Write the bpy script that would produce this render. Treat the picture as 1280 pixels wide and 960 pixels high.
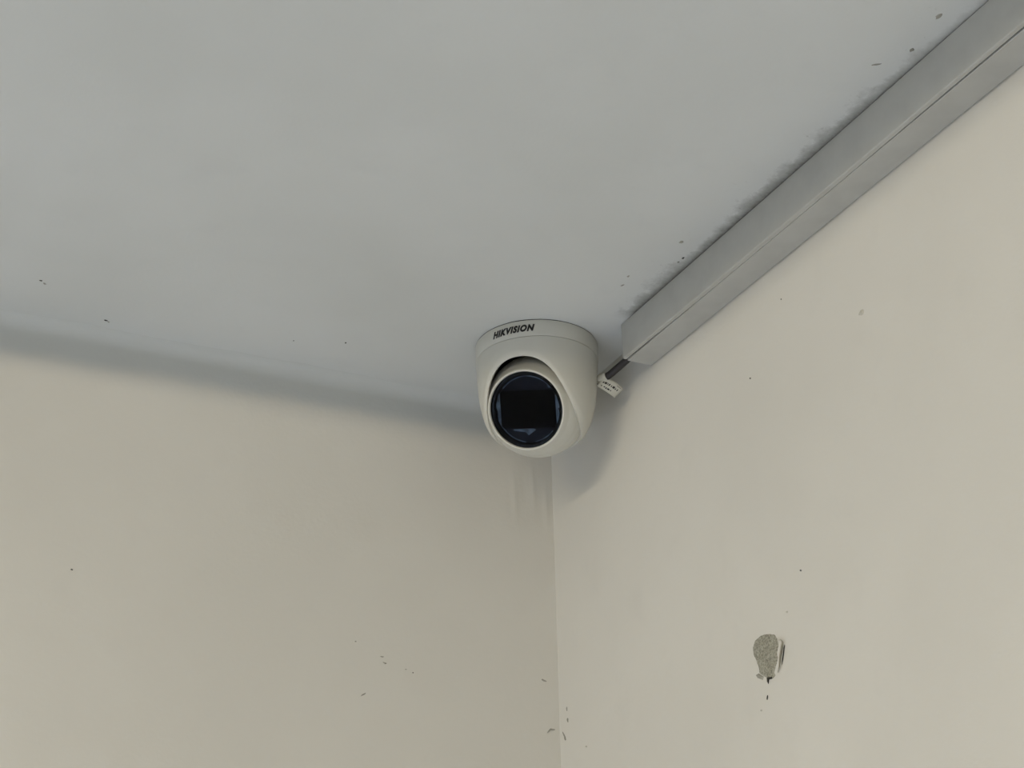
import bpy, bmesh, math, random
from mathutils import Vector, Matrix, noise

# ------------------------------------------------------------------ scene, camera, light
for o in list(bpy.data.objects):
    bpy.data.objects.remove(o, do_unlink=True)
S = bpy.context.scene
COL = S.collection
random.seed(4)
H = 2.4                       # ceiling height; room corner at x=0, y=0; room lies in x<0, y<0
RX, RY = -3.4, -4.2           # far walls

CAM = Vector((-0.63417, -1.21938, 1.77454))
yaw, pitch, roll = math.radians(64.07), math.radians(25.68), math.radians(-1.11)
FPX = 1900.0
fw = Vector((math.cos(pitch)*math.cos(yaw), math.cos(pitch)*math.sin(yaw), math.sin(pitch)))
r0 = Vector((math.sin(yaw), -math.cos(yaw), 0)); u0 = r0.cross(fw)
RT = (math.cos(roll)*r0 + math.sin(roll)*u0).normalized()
UP = (-math.sin(roll)*r0 + math.cos(roll)*u0).normalized()
cd = bpy.data.cameras.new('photo_camera'); cam = bpy.data.objects.new('photo_camera', cd)
COL.objects.link(cam); S.camera = cam
cd.sensor_fit = 'HORIZONTAL'; cd.sensor_width = 36; cd.lens = 36*FPX/1280; cd.clip_start = .01
cam.matrix_world = Matrix(((RT.x, UP.x, -fw.x, CAM.x), (RT.y, UP.y, -fw.y, CAM.y), (RT.z, UP.z, -fw.z, CAM.z), (0, 0, 0, 1)))

w = bpy.data.worlds.new('daylight'); S.world = w; w.use_nodes = True
w.node_tree.nodes['Background'].inputs[0].default_value = (.55, .75, 1, 1)
w.node_tree.nodes['Background'].inputs[1].default_value = 0.2

def area(name, loc, rot, sx, sy, power, col):
    l = bpy.data.lights.new(name, 'AREA'); l.shape = 'RECTANGLE'; l.size = sx; l.size_y = sy
    l.energy = power; l.color = col
    o = bpy.data.objects.new(name, l); COL.objects.link(o); o.location = loc; o.rotation_euler = rot
    return o
# daylight entering through the two windows of the room (each fills its own window opening)
WIN1 = (-1.75, -0.45, 0.95, 2.12)      # in the wall x=RX: y0,y1,z0,z1
WIN2 = (-2.5, -1.1, 0.95, 2.1)        # in the wall y=RY: x0,x1,z0,z1
# sky light comes in slanting downward, so most of it reaches the ceiling by way of the pale floor
def window_light(name, p, inward, sx, sy, power):
    d = (Vector(inward)*math.cos(SKY_TILT) + Vector((0, 0, -math.sin(SKY_TILT))))
    o = area(name, p, (0, 0, 0), sx, sy, power, (.62, .74, 1.0))
    o.rotation_euler = d.to_track_quat('-Z', 'Y').to_euler(); o.data.spread = math.radians(85)
SKY_TILT = math.radians(52)
window_light('window_daylight_side', (RX+.05, (WIN1[0]+WIN1[1])/2, (WIN1[2]+WIN1[3])/2), (1, 0, 0), 1.2, 1.0, 38)
window_light('window_daylight_back', ((WIN2[0]+WIN2[1])/2, RY+.05, (WIN2[2]+WIN2[3])/2), (0, 1, 0), 1.3, 1.0, 4)
# warm strip lamp mounted under the ceiling; a shallow ceiling beam keeps its light off the corner's ceiling
lamp = area('strip_lamp', (0, 0, 0), (0, 0, 0), 1.4, .05, 23.5, (1.0, .87, .66))
LP = Vector((-2.3, -1.85, H-.046))
_f = Vector((math.cos(math.radians(36)), math.sin(math.radians(36)), 0)); _t = math.radians(60)
_z = -(_f*math.cos(_t) + Vector((0, 0, -math.sin(_t)))); _x = Vector((-_f.y, _f.x, 0)); _y = _z.cross(_x)
lamp.matrix_world = Matrix(((_x.x, _y.x, _z.x, LP.x), (_x.y, _y.y, _z.y, LP.y), (_x.z, _y.z, _z.z, LP.z), (0, 0, 0, 1)))

vs = S.view_settings
vs.view_transform = 'Standard'; vs.look = 'None'; vs.gamma = 1; vs.use_curve_mapping = False
vs.exposure = 0.6

# ------------------------------------------------------------------ helpers
def lin(c):
    return tuple((v/255/12.92 if v/255 <= .04045 else ((v/255+.055)/1.055)**2.4) for v in c) + (1,)

class NT:
    def __init__(s, name):
        m = bpy.data.materials.new(name); m.use_nodes = True; s.m = m; s.t = m.node_tree
        s.b = s.t.nodes['Principled BSDF']
    def n(s, typ, **kw):
        k = s.t.nodes.new(typ)
        for a, v in kw.items(): setattr(k, a, v)
        return k
    def l(s, a, b): s.t.links.new(a, b)
    def inp(s, sock, v):
        if isinstance(v, bpy.types.NodeSocket): s.l(v, sock)
        else: sock.default_value = v
    def math(s, op, a, b=0.0, c=None, clamp=False):
        k = s.n('ShaderNodeMath', operation=op, use_clamp=clamp)
        s.inp(k.inputs[0], a); s.inp(k.inputs[1], b)
        if c is not None: s.inp(k.inputs[2], c)
        return k.outputs[0]
    def mr(s, v, a, b, c=0., d=1.):
        k = s.n('ShaderNodeMapRange', interpolation_type='SMOOTHSTEP')
        s.inp(k.inputs[0], v)
        for i, x in enumerate((a, b, c, d)): k.inputs[i+1].default_value = x
        return k.outputs[0]
    def noise(s, vec, scale, detail=4, rough=.55):
        k = s.n('ShaderNodeTexNoise'); k.inputs['Scale'].default_value = scale
        k.inputs['Detail'].default_value = detail; k.inputs['Roughness'].default_value = rough
        if vec is not None: s.l(vec, k.inputs['Vector'])
        return k.outputs[0]
    def mix(s, f, a, b):
        k = s.n('ShaderNodeMix', data_type='RGBA')
        s.inp(k.inputs[0], f); s.inp(k.inputs[6], a); s.inp(k.inputs[7], b)
        return k.outputs[2]
    def bump(s, h, strength, dist):
        k = s.n('ShaderNodeBump'); k.inputs['Strength'].default_value = strength
        k.inputs['Distance'].default_value = dist; s.l(h, k.inputs['Height'])
        s.l(k.outputs[0], s.b.inputs['Normal'])

def plain(name, rgb, rough=.5, vary=.06, bump=0, scale=60, spec=.5):
    q = NT(name); tc = q.n('ShaderNodeTexCoord').outputs['Object']
    nz = q.noise(tc, scale)
    a = lin(rgb); b = tuple(max(0, v*(1-vary*2)) for v in a[:3]) + (1,)
    q.l(q.mix(q.mr(nz, .35, .75), a, b), q.b.inputs['Base Color'])
    q.b.inputs['Roughness'].default_value = rough
    q.b.inputs['Specular IOR Level'].default_value = spec
    if bump: q.bump(nz, .5, bump)
    return q.m

def plaster(name, rgb, rgb2, grime=None):
    q = NT(name); tc = q.n('ShaderNodeTexCoord').outputs['Object']
    big = q.noise(tc, 3.5, 3); mid = q.noise(tc, 22, 4); fine = q.noise(tc, 260, 3)
    col = q.mix(q.mr(big, .3, .7), lin(rgb), lin(rgb2))
    d2 = tuple(v*.93 for v in lin(rgb)[:3]) + (1,)
    col = q.mix(q.math('MULTIPLY', q.mr(mid, .52, .78), .55), col, d2)
    if grime:
        col = grime(q, tc, col)
    q.l(col, q.b.inputs['Base Color'])
    q.b.inputs['Roughness'].default_value = .72
    q.b.inputs['Specular IOR Level'].default_value = .25
    h = q.math('ADD', q.math('MULTIPLY', mid, .8), q.math('MULTIPLY', fine, .22))
    q.bump(h, .35, .0016)
    return q.m

def obj(name, me, mat=None, parent=None, smooth=False):
    if isinstance(me, bmesh.types.BMesh):
        bm = me; me = bpy.data.meshes.new(name); bm.normal_update(); bm.to_mesh(me); bm.free()
    if smooth:
        for p in me.polygons: p.use_smooth = True
    if mat: me.materials.append(mat)
    o = bpy.data.objects.new(name, me); COL.objects.link(o)
    if parent: o.parent = parent
    return o

def tag(o, label, cat, kind=None, group=None):
    o['label'] = label; o['category'] = cat
    if kind: o['kind'] = kind
    if group: o['group'] = group
    return o

def empty(name, loc, label, cat):
    o = bpy.data.objects.new(name, None); COL.objects.link(o); o.location = loc; o.empty_display_size = .05
    return tag(o, label, cat)

def box(bm, x0, x1, y0, y1, z0, z1):
    vs_ = [bm.verts.new((x, y, z)) for x in (x0, x1) for y in (y0, y1) for z in (z0, z1)]
    for f in ((0, 1, 3, 2), (4, 6, 7, 5), (0, 4, 5, 1), (2, 3, 7, 6), (0, 2, 6, 4), (1, 5, 7, 3)):
        bm.faces.new([vs_[i] for i in f])
    return vs_

def grid(pts, closed_u=False):
    """pts[i][j] -> quads"""
    bm = bmesh.new()
    V = [[bm.verts.new(p) for p in row] for row in pts]
    n = len(V); m = len(V[0])
    for i in range(n if closed_u else n-1):
        for j in range(m-1):
            a, b, c, d = V[i][j], V[(i+1) % n][j], V[(i+1) % n][j+1], V[i][j+1]
            try: bm.faces.new((a, b, c, d))
            except ValueError: pass
    return bm

def lathe(prof, segs=96, cap0=False, cap1=False):
    """profile of (r, z), turned about Z"""
    rows = [[(r*math.cos(2*math.pi*i/segs), r*math.sin(2*math.pi*i/segs), z) for r, z in prof] for i in range(segs)]
    bm = grid(rows, True)
    bmesh.ops.remove_doubles(bm, verts=bm.verts, dist=1e-7)
    if cap0 or cap1:
        bmesh.ops.holes_fill(bm, edges=[e for e in bm.edges if e.is_boundary], sides=0)
    bmesh.ops.recalc_face_normals(bm, faces=bm.faces)
    return bm

def mod(o, typ, **kw):
    m = o.modifiers.new(typ.lower(), typ)
    for k, v in kw.items(): setattr(m, k, v)
    return m

def sharp(o, ang=35):
    o.data.set_sharp_from_angle(angle=math.radians(ang))

def steps(fine_to, far, ds, dl):
    out = []; d = 0.
    while d < fine_to: out.append(d); d += ds
    while d < far: out.append(d); d += dl
    out.append(far); return out

# ------------------------------------------------------------------ materials
CEIL_A, CEIL_B = (214, 216, 213), (206, 208, 204)
WALL_A, WALL_B = (222, 220, 212), (216, 214, 206)

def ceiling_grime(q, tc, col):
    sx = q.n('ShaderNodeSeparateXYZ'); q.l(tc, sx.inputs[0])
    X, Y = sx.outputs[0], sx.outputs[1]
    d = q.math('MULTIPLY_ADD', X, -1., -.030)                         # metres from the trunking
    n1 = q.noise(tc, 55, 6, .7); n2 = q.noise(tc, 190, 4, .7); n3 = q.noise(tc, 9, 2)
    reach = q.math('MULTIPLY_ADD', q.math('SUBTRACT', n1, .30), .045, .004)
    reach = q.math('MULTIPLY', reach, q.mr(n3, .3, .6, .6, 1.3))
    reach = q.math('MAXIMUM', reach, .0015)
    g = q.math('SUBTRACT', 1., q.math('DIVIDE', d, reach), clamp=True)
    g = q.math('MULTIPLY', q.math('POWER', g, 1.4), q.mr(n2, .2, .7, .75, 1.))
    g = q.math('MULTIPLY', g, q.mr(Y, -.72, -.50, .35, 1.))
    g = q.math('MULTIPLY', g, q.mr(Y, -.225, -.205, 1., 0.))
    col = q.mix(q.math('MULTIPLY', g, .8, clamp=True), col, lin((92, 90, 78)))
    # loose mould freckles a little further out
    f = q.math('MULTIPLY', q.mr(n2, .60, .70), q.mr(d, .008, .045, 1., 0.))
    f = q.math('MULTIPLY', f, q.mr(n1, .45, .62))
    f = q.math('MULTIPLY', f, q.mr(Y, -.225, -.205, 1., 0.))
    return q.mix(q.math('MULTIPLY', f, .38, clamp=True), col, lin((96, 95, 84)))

def cove_shade_tint(q, tc, col):
    # ceiling colour laid over the cove paints in the cooler shade band, uneven lower edge
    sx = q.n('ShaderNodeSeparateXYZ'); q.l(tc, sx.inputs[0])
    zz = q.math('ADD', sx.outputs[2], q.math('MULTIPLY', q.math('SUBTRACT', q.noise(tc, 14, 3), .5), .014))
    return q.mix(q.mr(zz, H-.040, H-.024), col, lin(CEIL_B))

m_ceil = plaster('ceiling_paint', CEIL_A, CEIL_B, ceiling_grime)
m_wall = plaster('cream_wall_paint', WALL_A, WALL_B)
m_wall_cove = plaster('cream_wall_and_shade_tint', WALL_A, WALL_B, cove_shade_tint)
m_floor = plain('floor_tile', (196, 196, 194), .45, .05, 0, 8)
m_frame = plain('window_frame_paint', (225, 225, 220), .4)
m_trunk = plain('grey_white_pvc', (184, 184, 178), .42, .04, .0001, 40)
m_white = plain('white_camera_plastic', (208, 207, 197), .38, .015, 0, 30)
m_gap = plain('dark_gap', (58, 56, 50), .8)
m_ink = plain('black_print', (18, 18, 18), .5)
m_black = plain('matt_black', (3, 3, 3), .6, spec=.02)
m_bezel = plain('gloss_black', (6, 6, 7), .25, spec=.2)
m_navy = plain('smoked_dark_blue', (16, 18, 27), .35, spec=.1)
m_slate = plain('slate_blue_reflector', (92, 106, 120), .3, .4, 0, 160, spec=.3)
m_sheath = plain('charcoal_cable_rubber', (46, 43, 44), .55)
m_paper = plain('label_paper', (205, 204, 192), .7)
m_concrete = plain('bare_render', (176, 174, 158), .95, .30, .0016, 800)
m_dirt = plain('dark_dirt', (52, 50, 44), .9, .2)
m_dirt2 = plain('faint_dirt', (166, 164, 153), .9, .2)
m_dirt3 = plain('pale_dirt', (203, 200, 188), .9, .2)
m_flake = plain('peeled_paint', (208, 204, 188), .7)

q = NT('clear_window_plastic')
q.b.inputs['Base Color'].default_value = (.80, .86, .95, 1); q.b.inputs['Roughness'].default_value = .04
q.b.inputs['Transmission Weight'].default_value = 1; q.b.inputs['IOR'].default_value = 1.10
m_glass = q.m

# ------------------------------------------------------------------ room shell
def bumpy(p, amp): return amp*noise.noise(Vector(p)*9) + amp*.5*noise.noise(Vector(p)*31 + Vector((7, 3, 1)))

us = [-.1, -.03, -.004] + [.002*i for i in range(33)] + [d for d in steps(.8, -RX, .008, .2) if d > .066]      # distance from the corner along the left wall
zs = steps(.6, H, .008, .2)        # distance below the ceiling
R1 = .014                          # soft plaster cove at the ceiling
prof = [(R1-R1*math.sin(a), R1-R1*math.cos(a)) for a in [math.pi/2*i/12 for i in range(13)]]   # (out of wall, below ceiling)
prof = [(R1+.012, -.0010), (R1+.004, .0002)] + [(o, d+.0003) for o, d in prof] + [(0, d) for d in zs if d > R1+.004]
def ridge(x, d):      # faint trowel ridges left in the plaster beside the corner, just below the camera
    v = 0
    for xa, da, xb, db, wd, am in ((.043, .069, .039, .119, .0026, .0008), (.0225, .053, .0195, .106, .0022, .0007), (.0085, .07, .0064, .125, .0025, .0009), (.031, .066, .030, .100, .004, -.0006)):
        t = (d-da)/(db-da)
        if 0 < t < 1: v += am*math.sin(math.pi*t)*math.exp(-((x-(xa+(xb-xa)*t))/wd)**2)
    return v
rows = []
for x in us:
    rows.append([(-x, -o - bumpy((-x, 0, d), .0007)*max(0, min(1, d/.03)) - ridge(x, d), H-d) for o, d in prof])
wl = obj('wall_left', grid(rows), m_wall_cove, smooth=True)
mod(wl, 'SOLIDIFY', thickness=.12, offset=1)
tag(wl, 'cream plastered wall on the left of the corner', 'wall', 'structure')

us2 = steps(.8, -RY, .008, .2)
R2 = .0025
prof2 = [(0, -.1), (0, -.03), (0, -.004), (0, .003)]
prof2 += [(0, d) for d in us2 if d > R2+.004]
rows = []
for d in [-.02]+zs:
    rows.append([(-o*(1+.5*noise.noise(Vector((0, 0, d*22)))) + bumpy((3, y, d), .0007), -y, H-d) for o, y in prof2])
wr = obj('wall_right', grid(rows), m_wall, smooth=True)
mod(wr, 'SOLIDIFY', thickness=.12, offset=1)
tag(wr, 'cream plastered wall on the right with a chipped bare patch', 'wall', 'structure')

rows = [[(-x, -y, H - .0004 + bumpy((x, y, 9), .0004)) for y in [-.1, -.03]+us2] for x in us]
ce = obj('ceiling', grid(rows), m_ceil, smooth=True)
mod(ce, 'SOLIDIFY', thickness=.12, offset=1)
tag(ce, 'flat pale grey-white painted ceiling above both walls', 'ceiling', 'structure')
for o in (wl, wr, ce):      # make the thickness grow away from the room
    me = o.data; c = Vector((-1, -1.2, 1.2)); p = me.polygons[len(me.polygons)//2]
    if (c - p.center).dot(p.normal) < 0: me.flip_normals()
    o.modifiers[0].offset = -1

bm = bmesh.new(); box(bm, RX, 0, RY, 0, -.1, 0)
tag(obj('floor', bm, m_floor), 'plain tiled floor of the room', 'floor', 'structure')
def wall_with_window(name, along_y, w_, label):
    a0, a1, z0, z1 = w_
    bm = bmesh.new()
    lo, hi = (RY, 0) if along_y else (RX, 0)
    for s0, s1, t0, t1 in ((lo, a0, 0, H), (a1, hi, 0, H), (a0, a1, 0, z0), (a0, a1, z1, H)):
        if along_y: box(bm, RX-.12, RX, s0, s1, t0, t1)
        else: box(bm, s0, s1, RY-.12, RY, t0, t1)
    return tag(obj(name, bm, m_wall), label, 'wall', 'structure')
wall_with_window('wall_side', True, WIN1, 'cream wall opposite the right wall, holding the side window')
wall_with_window('wall_back', False, WIN2, 'cream wall behind the viewer, holding the back window')
def window(name, along_y, w_, label):
    a0, a1, z0, z1 = w_; t = .045; mid = (a0+a1)/2
    bm = bmesh.new()
    for s0, s1, t0, t1 in ((a0, a0+t, z0, z1), (a1-t, a1, z0, z1), (a0+t, a1-t, z0, z0+t), (a0+t, a1-t, z1-t, z1), (mid-.025, mid+.025, z0+t, z1-t)):
        if along_y: box(bm, RX-.05, RX-.005, s0, s1, t0, t1)
        else: box(bm, s0, s1, RY-.05, RY-.005, t0, t1)
    return tag(obj(name, bm, m_frame), label, 'window', 'structure')
window('window_1', True, WIN1, 'white framed side window letting in the main daylight')
bm = bmesh.new(); box(bm, -1.32, -1.20, RY, 0, H-.0425, H)
bmesh.ops.bevel(bm, geom=list(bm.edges), offset=.002, segments=2, affect='EDGES')
tag(obj('trim_1', bm, m_ceil), 'shallow plastered ceiling beam crossing the room', 'beam', 'structure')
window('window_2', False, WIN2, 'white framed back window behind the viewer')

# ------------------------------------------------------------------ cable trunking
TW, TH_ = .0300, .0355        # out from the wall, down from the ceiling
Y0, Y1 = -.1985, RY+.002
tr = empty('cable_trunking', (0, (Y0+Y1)/2, H), 'grey-white plastic cable trunking along the ceiling above the right wall', 'trunking')
ys = [Y0]
while ys[-1] > -1.2: ys.append(ys[-1]-.012)
ys += [-1.6, -2.2, -3, Y1]
def extrude_profile(fn, ys):
    """closed cross-section fn(y)-> [(x,z)] swept along y, ends capped"""
    bm = bmesh.new(); R = []
    for y in ys: R.append([bm.verts.new((x, y-tr.location.y, z-H)) for x, z in fn(y)])
    n = len(R[0])
    for a, b in zip(R, R[1:]):
        for i in range(n): bm.faces.new((a[i], a[(i+1) % n], b[(i+1) % n], b[i]))
    bm.faces.new(R[0][::-1]); bm.faces.new(R[-1])
    bmesh.ops.recalc_face_normals(bm, faces=bm.faces)
    return bm
zb = H-TH_
SEAM = -TW+.0046
def channel(y):     # U-shaped, back on the wall, mouth toward the room
    t = .0016; c = .0016
    return [(-.0006, H-.0005), (-TW+.0016, H-.0005), (-TW+.0016, H-.0005-t), (-t, H-t-.0005), (-t, zb+t), (SEAM, zb+t),
            (SEAM, zb+.0003), (SEAM+.0003, zb), (-c, zb), (-.0006, zb+c)]
chn = obj('channel', extrude_profile(channel, ys), m_trunk, tr)
def sst(a, b, v):
    t = max(0, min(1, (v-a)/(b-a))); return t*t*(3-2*t)
def lid(y):         # snap-on cover: front plate with lips over the top and underside; it sits open at the end and farther along
    d = -y
    o = sst(.47, .70, d)
    gap = .00015 + .0009*(1-sst(.20, .33, d)) + .0011*o
    t = .0012; r = .0010
    x0 = -TW - .0006*o; bz = zb + .0004 + .0005*(1-sst(.22, .36, d))
    arc = [(x0+r-r*math.cos(a), bz+r-r*math.sin(a)) for a in [math.pi/2*i/5 for i in range(6)]]
    lipx = SEAM-gap
    return ([(x0+t, H-.0008), (x0+.0007, H-.0008), (x0, H-.0016)] + arc +
            [(lipx-.0003, bz), (lipx, bz+.0003), (lipx, bz+.0009), (x0+t+.0008, bz+.0012), (x0+t, bz+.002)])
ld = obj('cover', extrude_profile(lid, ys), m_trunk, tr); 
for o in (chn, ld): sharp(o, 30)
for p in ld.data.polygons: p.use_smooth = True
sharp(ld, 30)

# ------------------------------------------------------------------ turret camera
BASE = Vector((-.07811, -.12768, H))
sc = empty('security_camera', BASE, 'white turret security camera mounted on the ceiling in the corner', 'camera')
AZ_V = math.radians(243.0)                    # azimuth toward the photographer
AZ_F = AZ_V - math.radians(22)                # azimuth of the housing mouth and logo
sc.rotation_euler = (0, 0, AZ_F)              # local +X = front
obj('gap_disc', lathe([(0, 0), (.0546, 0), (.0546, -.0010), (0, -.0010)]), m_gap, sc, True); sharp(bpy.data.objects['gap_disc'])  # thin dark disc, paints in the shaded gap between ceiling and ring
RING = .0165
ring = obj('mount_ring', lathe([(.040, -.0008), (.0545, -.0008), (.0551, -.0014), (.0552, -.003), (.0550, RING*-1+.0006), (.0546, -RING), (.040, -RING)], 128), m_white, sc, True); sharp(ring)

def lerp(pts, x):
    for (a, ra), (b, rb) in zip(pts, pts[1:]):
        if x <= b: return ra+(rb-ra)*(x-a)/(b-a)
    return pts[-1][1]
def smooth_lerp(pts, x, h): return sum(lerp(pts, max(pts[0][0], x+h*k/4)) for k in range(-4, 5))/9
def rad(d):        # outer radius of the housing at depth d below the ceiling
    return smooth_lerp([(0, .0552), (.0165, .0549), (.035, .0539), (.050, .0525), (.060, .0510), (.070, .0486), (.077, .0460), (.083, .0430), (.090, .038), (.12, .01)], d, .004)
MOUTH = [(0, .0337), (10, .0344), (20, .0374), (28, .0423), (34, .0475), (40, .0540), (46, .0613), (54, .0695), (63, .0767), (75, .0828), (90, .0868), (105, .0888), (130, .0902), (200, .0905)]
def d_end(th):     # depth of the slanted mouth edge at angle th from the front
    t = abs((math.degrees(th)-3+180) % 360-180)
    return sum(lerp(MOUTH, abs(t+k*1.2)) for k in range(-4, 5))/9
NT_, ND = 260, 40
rows = []
for i in range(NT_):
    th = 2*math.pi*i/NT_; de = d_end(th); row = []
    for j in range(ND+1):
        t = j/ND; t = 1-(1-t)**1.6
        d = RING+.0005 + (de-RING-.0005)*t
        r = rad(d)
        e = (de-d)/.006
        if e < 1: r -= .0016*(1-e)**2
        row.append((r*math.cos(th), r*math.sin(th), -d))
    rows.append(row)
hb = grid(rows, True); bmesh.ops.recalc_face_normals(hb, faces=hb.faces)
for f in hb.faces: pass
hs = obj('housing', hb, m_white, sc, True)
f0 = hs.data.polygons[0]
if Vector((f0.center.x, f0.center.y, 0)).dot(f0.normal) < 0: hs.data.flip_normals()
mod(hs, 'SOLIDIFY', thickness=.0026, offset=-1)
mod(hs, 'BEVEL', width=.0007, segments=2, limit_method='ANGLE', angle_limit=math.radians(50))
mod(hs, 'WEIGHTED_NORMAL')

# logo lettering wrapped round the ring
cu = bpy.data.curves.new('lettering', 'FONT'); cu.body = 'HIKVISION'; cu.size = 1; cu.shear = .32; cu.offset = .055
cu.align_x = 'CENTER'; cu.space_character = 1.17; cu.extrude = 0; cu.resolution_u = 3
to = bpy.data.objects.new('lettering_tmp', cu); COL.objects.link(to)
bpy.context.view_layer.update()
me = bpy.data.meshes.new_from_object(to.evaluated_get(bpy.context.evaluated_depsgraph_get()))
bpy.data.objects.remove(to, do_unlink=True); bpy.data.curves.remove(cu)
bm = bmesh.new(); bm.from_mesh(me); bpy.data.meshes.remove(me)
bmesh.ops.triangulate(bm, faces=bm.faces)
bmesh.ops.subdivide_edges(bm, edges=[e for e in bm.edges if e.calc_length() > .3], cuts=2)
xs = [v.co.x for v in bm.verts]; yy = [v.co.y for v in bm.verts]
x0, x1, y0, y1 = min(xs), max(xs), min(yy), max(yy)
TWID, THGT, TD = .0405, .0068, .0122          # arc length, letter height, depth of the baseline
for v in bm.verts:
    s = ((v.co.x-x0)/(x1-x0)-.5)*TWID; hgt = (v.co.y-y0)/(y1-y0)*THGT
    a = s/.0552; r = .05538
    v.co = (r*math.cos(a), r*math.sin(a), -TD+hgt)
lt = obj('lettering', bm, m_ink, sc); lt['label'] = 'slanted black capital lettering'
mod(lt, 'SOLIDIFY', thickness=.00012, offset=0)

# eyeball
BR = .0460
DOWN = math.radians(29); YAWL = math.radians(-1)
ax = Vector((math.cos(DOWN)*math.cos(YAWL), math.cos(DOWN)*math.sin(YAWL), -math.sin(DOWN)))
side = Vector((0, 0, 1)).cross(ax).normalized(); upv = ax.cross(side)
BC = Vector((0, 0, -.0585))
LM = Matrix(((side.x, upv.x, ax.x, BC.x), (side.y, upv.y, ax.y, BC.y), (side.z, upv.z, ax.z, BC.z), (0, 0, 0, 1)))
RI = .0336
prof = [(RI-.0004, .0240), (RI, .0312), (RI+.0006, .0318), (RI+.0016, .0316), (RI+.0030, .0296)]
a0 = math.acos(.0285/BR)
for i in range(40):
    a = a0+(math.radians(150)-a0)*i/39
    r_ = BR*math.sin(a); z_ = BR*math.cos(a)
    if r_ < RI+.0033 and z_ > 0: continue
    g = .0007*math.exp(-((z_-.0135)/.0010)**2)
    prof.append((r_-g, z_))
ball = obj('eyeball', lathe(prof, 128), m_white, sc, True); ball.matrix_local = LM @ Matrix.Rotation(math.radians(-9.5), 4, 'Z'); sharp(ball, 40)
def lensobj(name, bm, mat, smooth=False, label=None):
    o = obj(name, bm, mat, ball, smooth)
    if label: o['label'] = label
    return o
lensobj('bezel', lathe([(.0296, .0262), (.0302, .0290), (RI-.0002, .0298), (RI-.0002, .0240)], 96), m_bezel, True, 'glossy black ring around the lens window')
lensobj('back_plate', lathe([(0, .0248), (RI-.0006, .0248), (RI-.0006, .0235), (0, .0235)], 96), m_navy)
bm = bmesh.new(); box(bm, -.0252, .0252, -.0165, .0167, .0248, .0266)
bmesh.ops.bevel(bm, geom=[e for e in bm.edges if abs(e.verts[0].co.z-e.verts[1].co.z) > .001], offset=.0015, segments=3, affect='EDGES')
lensobj('lens_panel', bm, m_black, False, 'black rectangular panel behind the lens window')
def patch(pts, z, th=.0005):
    bm = bmesh.new()
    f = bm.faces.new([bm.verts.new((x/1000, y/1000, z)) for x, y in pts])
    r_ = bmesh.ops.extrude_face_region(bm, geom=[f])
    bmesh.ops.translate(bm, verts=[v for v in r_['geom'] if isinstance(v, bmesh.types.BMVert)], vec=(0, 0, -th))
    bmesh.ops.recalc_face_normals(bm, faces=bm.faces)
    return bm
def arcpatch(r_a, r_b, a, b, n=18):
    A = [math.radians(a+(b-a)*i/n) for i in range(n+1)]
    return [(r_b*math.cos(t), r_b*math.sin(t)) for t in A] + [(r_a*math.cos(t), r_a*math.sin(t)) for t in A[::-1]]
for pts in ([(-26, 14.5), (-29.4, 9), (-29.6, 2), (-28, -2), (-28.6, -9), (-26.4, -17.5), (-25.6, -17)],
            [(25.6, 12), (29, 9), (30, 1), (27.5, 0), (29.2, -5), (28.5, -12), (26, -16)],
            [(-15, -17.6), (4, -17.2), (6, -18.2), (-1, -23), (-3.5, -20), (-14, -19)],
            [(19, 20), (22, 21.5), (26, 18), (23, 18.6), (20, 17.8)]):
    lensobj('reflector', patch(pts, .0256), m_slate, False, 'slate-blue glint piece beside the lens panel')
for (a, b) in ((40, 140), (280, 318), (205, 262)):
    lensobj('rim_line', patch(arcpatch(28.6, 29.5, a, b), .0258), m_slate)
lensobj('window_glass', lathe([(0, .0306), (RI-.0006, .0306), (RI-.0006, .0299), (0, .0299)], 96), m_glass, False, 'clear cover of the lens')

# ------------------------------------------------------------------ camera lead with paper tag
def tube(pts, r, segs=14, sub=6):
    P = [Vector(p) for p in pts]; Q = []
    for i in range(len(P)-1):
        p0, p1, p2, p3 = P[max(i-1, 0)], P[i], P[i+1], P[min(i+2, len(P)-1)]
        for k in range(sub):
            t = k/sub
            Q.append(.5*((2*p1)+(p2-p0)*t+(2*p0-5*p1+4*p2-p3)*t*t+(3*p1-p0-3*p2+p3)*t**3))
    Q.append(P[-1]); rows = []
    for i, p in enumerate(Q):
        t = (Q[min(i+1, len(Q)-1)]-Q[max(i-1, 0)]).normalized()
        a = t.orthogonal().normalized() if i == 0 else (a_prev - t*a_prev.dot(t)).normalized()
        a_prev = a; b = t.cross(a)
        rows.append([p+r*(a*math.cos(2*math.pi*k/segs)+b*math.sin(2*math.pi*k/segs)) for k in range(segs)])
    rows = list(map(list, zip(*rows)))
    bm = grid(rows, True); bmesh.ops.holes_fill(bm, edges=[e for e in bm.edges if e.is_boundary], sides=0)
    bmesh.ops.recalc_face_normals(bm, faces=bm.faces); return bm
CP = Vector((-.0305, -.1600, 2.3627))
lead = empty('camera_cable', CP, 'short charcoal camera cable with paper tag, leading out of the trunking end', 'cable')
path = [(-.008, -.30, 2.3790), (-.012, -.25, 2.3770), (-.0185, -.205, 2.3728), (-.0205, -.19, 2.3705), (-.0280, -.1665, 2.3630), (-.0325, -.156, 2.3622), (-.040, -.148, 2.365)]
obj('sheath', tube([Vector(p)-CP for p in path], .0033), m_sheath, lead, True)
PX = .000711
def tp(px, py, dz=0): return RT*(px*PX) - UP*(py*PX) - fw*dz     # tag laid out in its own slanting plane
TL, TR, BR_, BL = (3.5, -2), (28, 12.5), (16.5, 23.5), (-7, 9)
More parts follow.
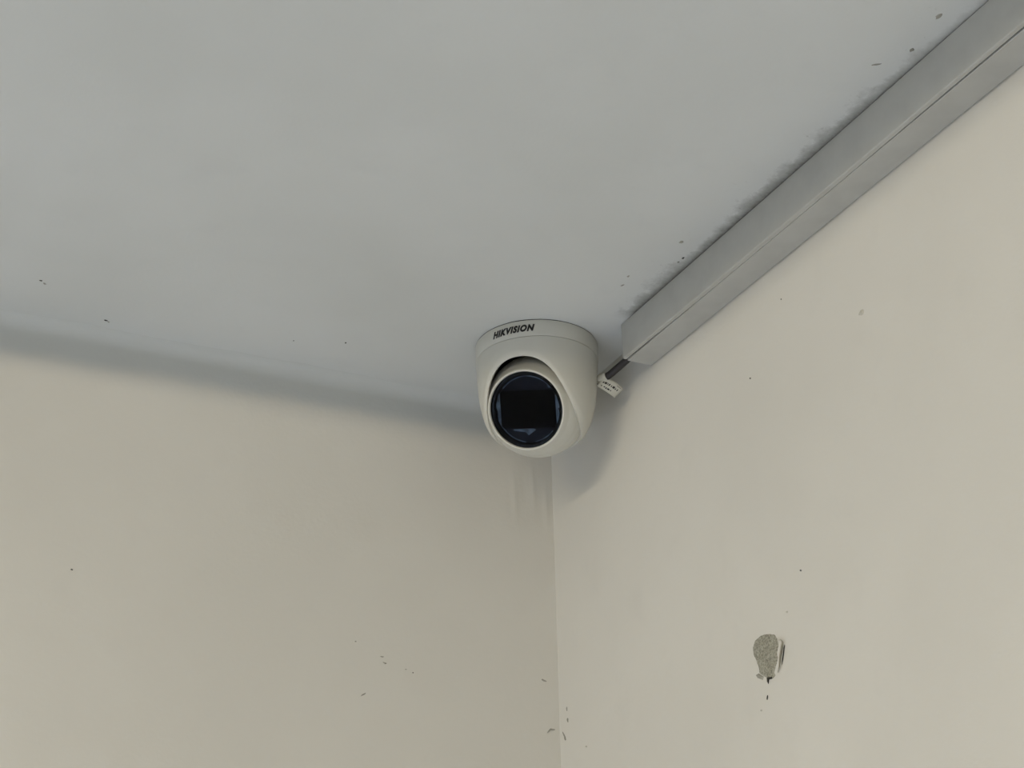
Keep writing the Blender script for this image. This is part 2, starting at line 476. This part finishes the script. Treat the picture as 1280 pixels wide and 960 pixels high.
def tagpt(s, t):
    x = (TL[0]*(1-s)+TR[0]*s)*(1-t)+(BL[0]*(1-s)+BR_[0]*s)*t
    y = (TL[1]*(1-s)+TR[1]*s)*(1-t)+(BL[1]*(1-s)+BR_[1]*s)*t
    y += 1.6*math.sin(s*math.pi)*-.6 + 1.2*(1-t)*math.sin(s*math.pi)*-1
    return x, y, .0042 + .0020*math.sin(s*3) - .004*s*s
rows = [[tp(*tagpt(i/12, j/5)) for j in range(6)] for i in range(13)]
pt = obj('paper_tag', grid(rows), m_paper, lead, True); pt['label'] = 'small white paper tag with two lines of print'
mod(pt, 'SOLIDIFY', thickness=.0003, offset=0)
# the tag's loop round the cable
loop = [(3.5, -2), (-1, -5), (-5, -3.5), (-8, 2), (-8.5, 7), (-7, 9)]
d0 = (Vector(path[4])-Vector(path[5])).normalized()
c0 = Vector((-.0300, -.1622, 2.3628))-CP
aa = d0.orthogonal().normalized(); bb = d0.cross(aa)
rows = [[c0 + d0*(s*.0105-.0058) + .0037*(1+.06*math.sin(3*k))*(aa*math.cos(2*math.pi*k/20)+bb*math.sin(2*math.pi*k/20)) for s in (0, .33, .66, 1)] for k in range(20)]
lp = obj('tag_loop', grid(rows, True), m_paper, lead, True); mod(lp, 'SOLIDIFY', thickness=.0003, offset=0)
bm = bmesh.new()
def mark(s0, s1, t0, t1):
    v = []
    for s, t in ((s0, t0), (s1, t0), (s1, t1), (s0, t1)):
        x, y, d = tagpt(s, t); v.append(bm.verts.new(tp(x, y, d+.0003)))
    bm.faces.new(v)
for s0, s1 in ((.10, .16), (.19, .30), (.33, .36), (.40, .46), (.52, .56), (.60, .70), (.73, .77), (.82, .86)):
    mark(s0, s1, .36 + .05*math.sin(s0*30), .50)
for s0, s1 in ((.14, .19), (.28, .35), (.38, .44), (.47, .58), (.62, .66)):
    mark(s0, s1, .70, .82+.03*math.sin(s0*40))
for s0, s1 in ((.70, .90),): mark(s0, s1, .14, .17)
pr = obj('print', bm, m_ink, pt); pr.matrix_parent_inverse = Matrix.Identity(4)

# ------------------------------------------------------------------ wear and marks on the walls and ceiling
def blob(name, pts2, place, mat, parent, h=.0004, rings=4, rough=0., label=None):
    """thin irregular patch; pts2 outline in surface coordinates, place(a,b,height)->world"""
    ca = sum(p[0] for p in pts2)/len(pts2); cb = sum(p[1] for p in pts2)/len(pts2)
    bm = bmesh.new(); R = []
    for k in range(rings+1):
        f = 1-k/(rings+.6)
        row = []
        for a, b in pts2:
            x, y = ca+(a-ca)*f, cb+(b-cb)*f
            hh = (-.0006 if k == 0 else h*min(1, .6+k*.2) + rough*noise.noise(Vector((x, y, 0))*900))
            row.append(bm.verts.new(place(x, y, hh)))
        R.append(row)
    n = len(pts2)
    for a, b in zip(R, R[1:]):
        for i in range(n): bm.faces.new((a[i], a[(i+1) % n], b[(i+1) % n], b[i]))
    bm.faces.new(R[-1]); bmesh.ops.recalc_face_normals(bm, faces=bm.faces)
    o = obj(name, bm, mat, parent)
    if label: o['label'] = label
    return o
def dense(pts, n=3):
    out = []
    for i, p in enumerate(pts):
        q_ = pts[(i+1) % len(pts)]
        for k in range(n):
            t = k/n; out.append((p[0]+(q_[0]-p[0])*t, p[1]+(q_[1]-p[1])*t))
    return out
onR = lambda a, b, h: (-h-.0004, a, b)
onL = lambda a, b, h: (a, -h-.0004, b)
onC = lambda a, b, h: (a, b, H-.0004-h)
P = [(-.3232, 2.0875), (-.3284, 2.0872), (-.3335, 2.0862), (-.3405, 2.0839), (-.3436, 2.0798), (-.3442, 2.0745), (-.3412, 2.0701), (-.3413, 2.0658), (-.3398, 2.0628), (-.3382, 2.0606), (-.3353, 2.0563), (-.3369, 2.0542), (-.334, 2.0528), (-.3289, 2.0532), (-.3271, 2.0506), (-.3258, 2.0518), (-.3263, 2.0551), (-.3228, 2.0568), (-.3174, 2.0607), (-.3168, 2.0661), (-.3145, 2.071), (-.3115, 2.0761), (-.3115, 2.0814), (-.3152, 2.0857)]
blob('bare_plaster_patch', dense(P), onR, m_concrete, wr, .0003, 12, .0007, 'rough grey patch where the paint has come off')
F_ = [(-.3441, 2.0784), (-.3483, 2.0775), (-.3508, 2.0749), (-.3495, 2.0714), (-.3462, 2.0646), (-.3436, 2.0593), (-.3404, 2.0559)]
bm = grid([[(-.0006-.0002*i, a+.0002, b) for i in (0,)] + [(-.0028*math.sin(math.pi*(k+.5)/7)-.0006, a-.0008, b-.0004), (-.0030*math.sin(math.pi*(k+.5)/7)-.0008, a-.0016, b-.0004)] for k, (a, b) in enumerate(F_)])
fl = obj('peeling_paint_flake', bm, m_flake, wr, True); mod(fl, 'SOLIDIFY', thickness=.0004, offset=0)
ed = [(a-.0028*1, b) for a, b in F_[2:]] + [(a-.0012, b) for a, b in F_[2:][::-1]]
blob('dirt_streak', dense([(-.3514, 2.0742), (-.3518, 2.0730), (-.3490, 2.0660), (-.3461, 2.0600), (-.3452, 2.0590), (-.3480, 2.0660), (-.3504, 2.0728)]), onR, m_dirt, wr, .0002, 2)
blob('plaster_smear', [(-.3121, 2.0607), (-.316, 2.0611), (-.3228, 2.0568), (-.321, 2.0547), (-.314, 2.0581)], onR, m_dirt2, wr, .0004, 2)
blob('plaster_smear', [(-.3262, 2.0560), (-.3345, 2.0545), (-.3325, 2.0530), (-.3285, 2.0535), (-.3272, 2.0500), (-.3260, 2.0515)], onR, m_dirt, wr, .0009, 2)
def speck(place, parent, a, b, la, lb, mat, ang=0., name='dirt_speck'):
    n = 9; pts = []
    for i in range(n):
        t = 2*math.pi*i/n; k = 1+.35*random.uniform(-1, 1)
        x, y = la*k*math.cos(t), lb*k*math.sin(t)
        pts.append((a+x*math.cos(ang)-y*math.sin(ang), b+x*math.sin(ang)+y*math.cos(ang)))
    blob(name, pts, place, mat, parent, .0004, 2)
speck(onR, wr, -.3248, 2.0411, .0024, .0006, m_dirt, 1.95)
for a, b, s in ((-.3902, 2.3341, .0007), (-.3403, 2.2889, .0006), (-.3788, 2.1199, .0007)): speck(onR, wr, a, b, s, s, m_dirt)
for a, b, s in ((-.4791, 2.2782, .0030), (-.3157, 2.034, .0013), (-.3579, 2.0953, .0014), (-.0492, 2.0625, .0016)): speck(onR, wr, a, b, s, s*.7, m_dirt3)
for a, b, la, lb, an in ((-.1722, 2.1371, .0022, .0007, 0), (-.1699, 2.1316, .0024, .0008, -.3), (-.1503, 2.1279, .0014, .0007, .4), (-.0147, 2.131, .0040, .0014, -.2), (-.1891, 2.1023, .0030, .0008, .6), (-.1977, 2.148, .0012, .0008, 0)):
    speck(onL, wl, a, b, la, lb, m_dirt2, an)
for a, b in ((-.1696, 2.1313), (-.1435, 2.1257), (-.4436, 2.1817)): speck(onL, wl, a, b, .0009, .0006, m_dirt)
# hairline plaster crack crossing the corner
blob('plaster_crack', [(-.0135, 2.0830), (-.0126, 2.0850), (-.0096, 2.0882), (-.0047, 2.0878), (-.0047, 2.0868), (-.0096, 2.0866), (-.0122, 2.0838)], onL, m_dirt2, wl, .0003, 2)
blob('plaster_crack', [(-.0045, 2.0860), (-.0090, 2.0815), (-.0112, 2.0785), (-.0118, 2.0755), (-.0098, 2.0755), (-.0092, 2.0785), (-.0070, 2.0815)], onR, m_dirt2, wr, .0003, 2)
for a, b in ((-.0157, 2.1031), (-.0165, 2.0928)): speck(onR, wr, a, b, .0012, .0022, m_dirt2)
for a, b, s, t, an in ((-.5058, -.0740, .0019, .0013, .3), (-.4427, -.0255, .0019, .0012, .2), (-.2830, -.0540, .0010, .0012, 0), (-.2391, -.0680, .0010, .0017, -.4), (-.0394, -.3188, .0014, .0017, 0)):
    speck(onC, ce, a, b, s, t, m_dirt, an)
for a, b, s, t, an in ((-.5022, -.0698, .0022, .0012, .7), (-.4399, -.0235, .0016, .001, .7), (-.0396, -.3117, .0011, .0012, 0), (-.0658, -.2744, .0012, .0020, 0), (-.0628, -.2595, .0008, .0026, .3), (-.0537, -.3399, .002, .003, .2), (-.0418, -.611, .0016, .0022, 0), (-.054, -.5889, .0010, .0036, .9), (-.0483, -.6452, .002, .003, 0)):
    speck(onC, ce, a, b, s, t, m_dirt2, an)
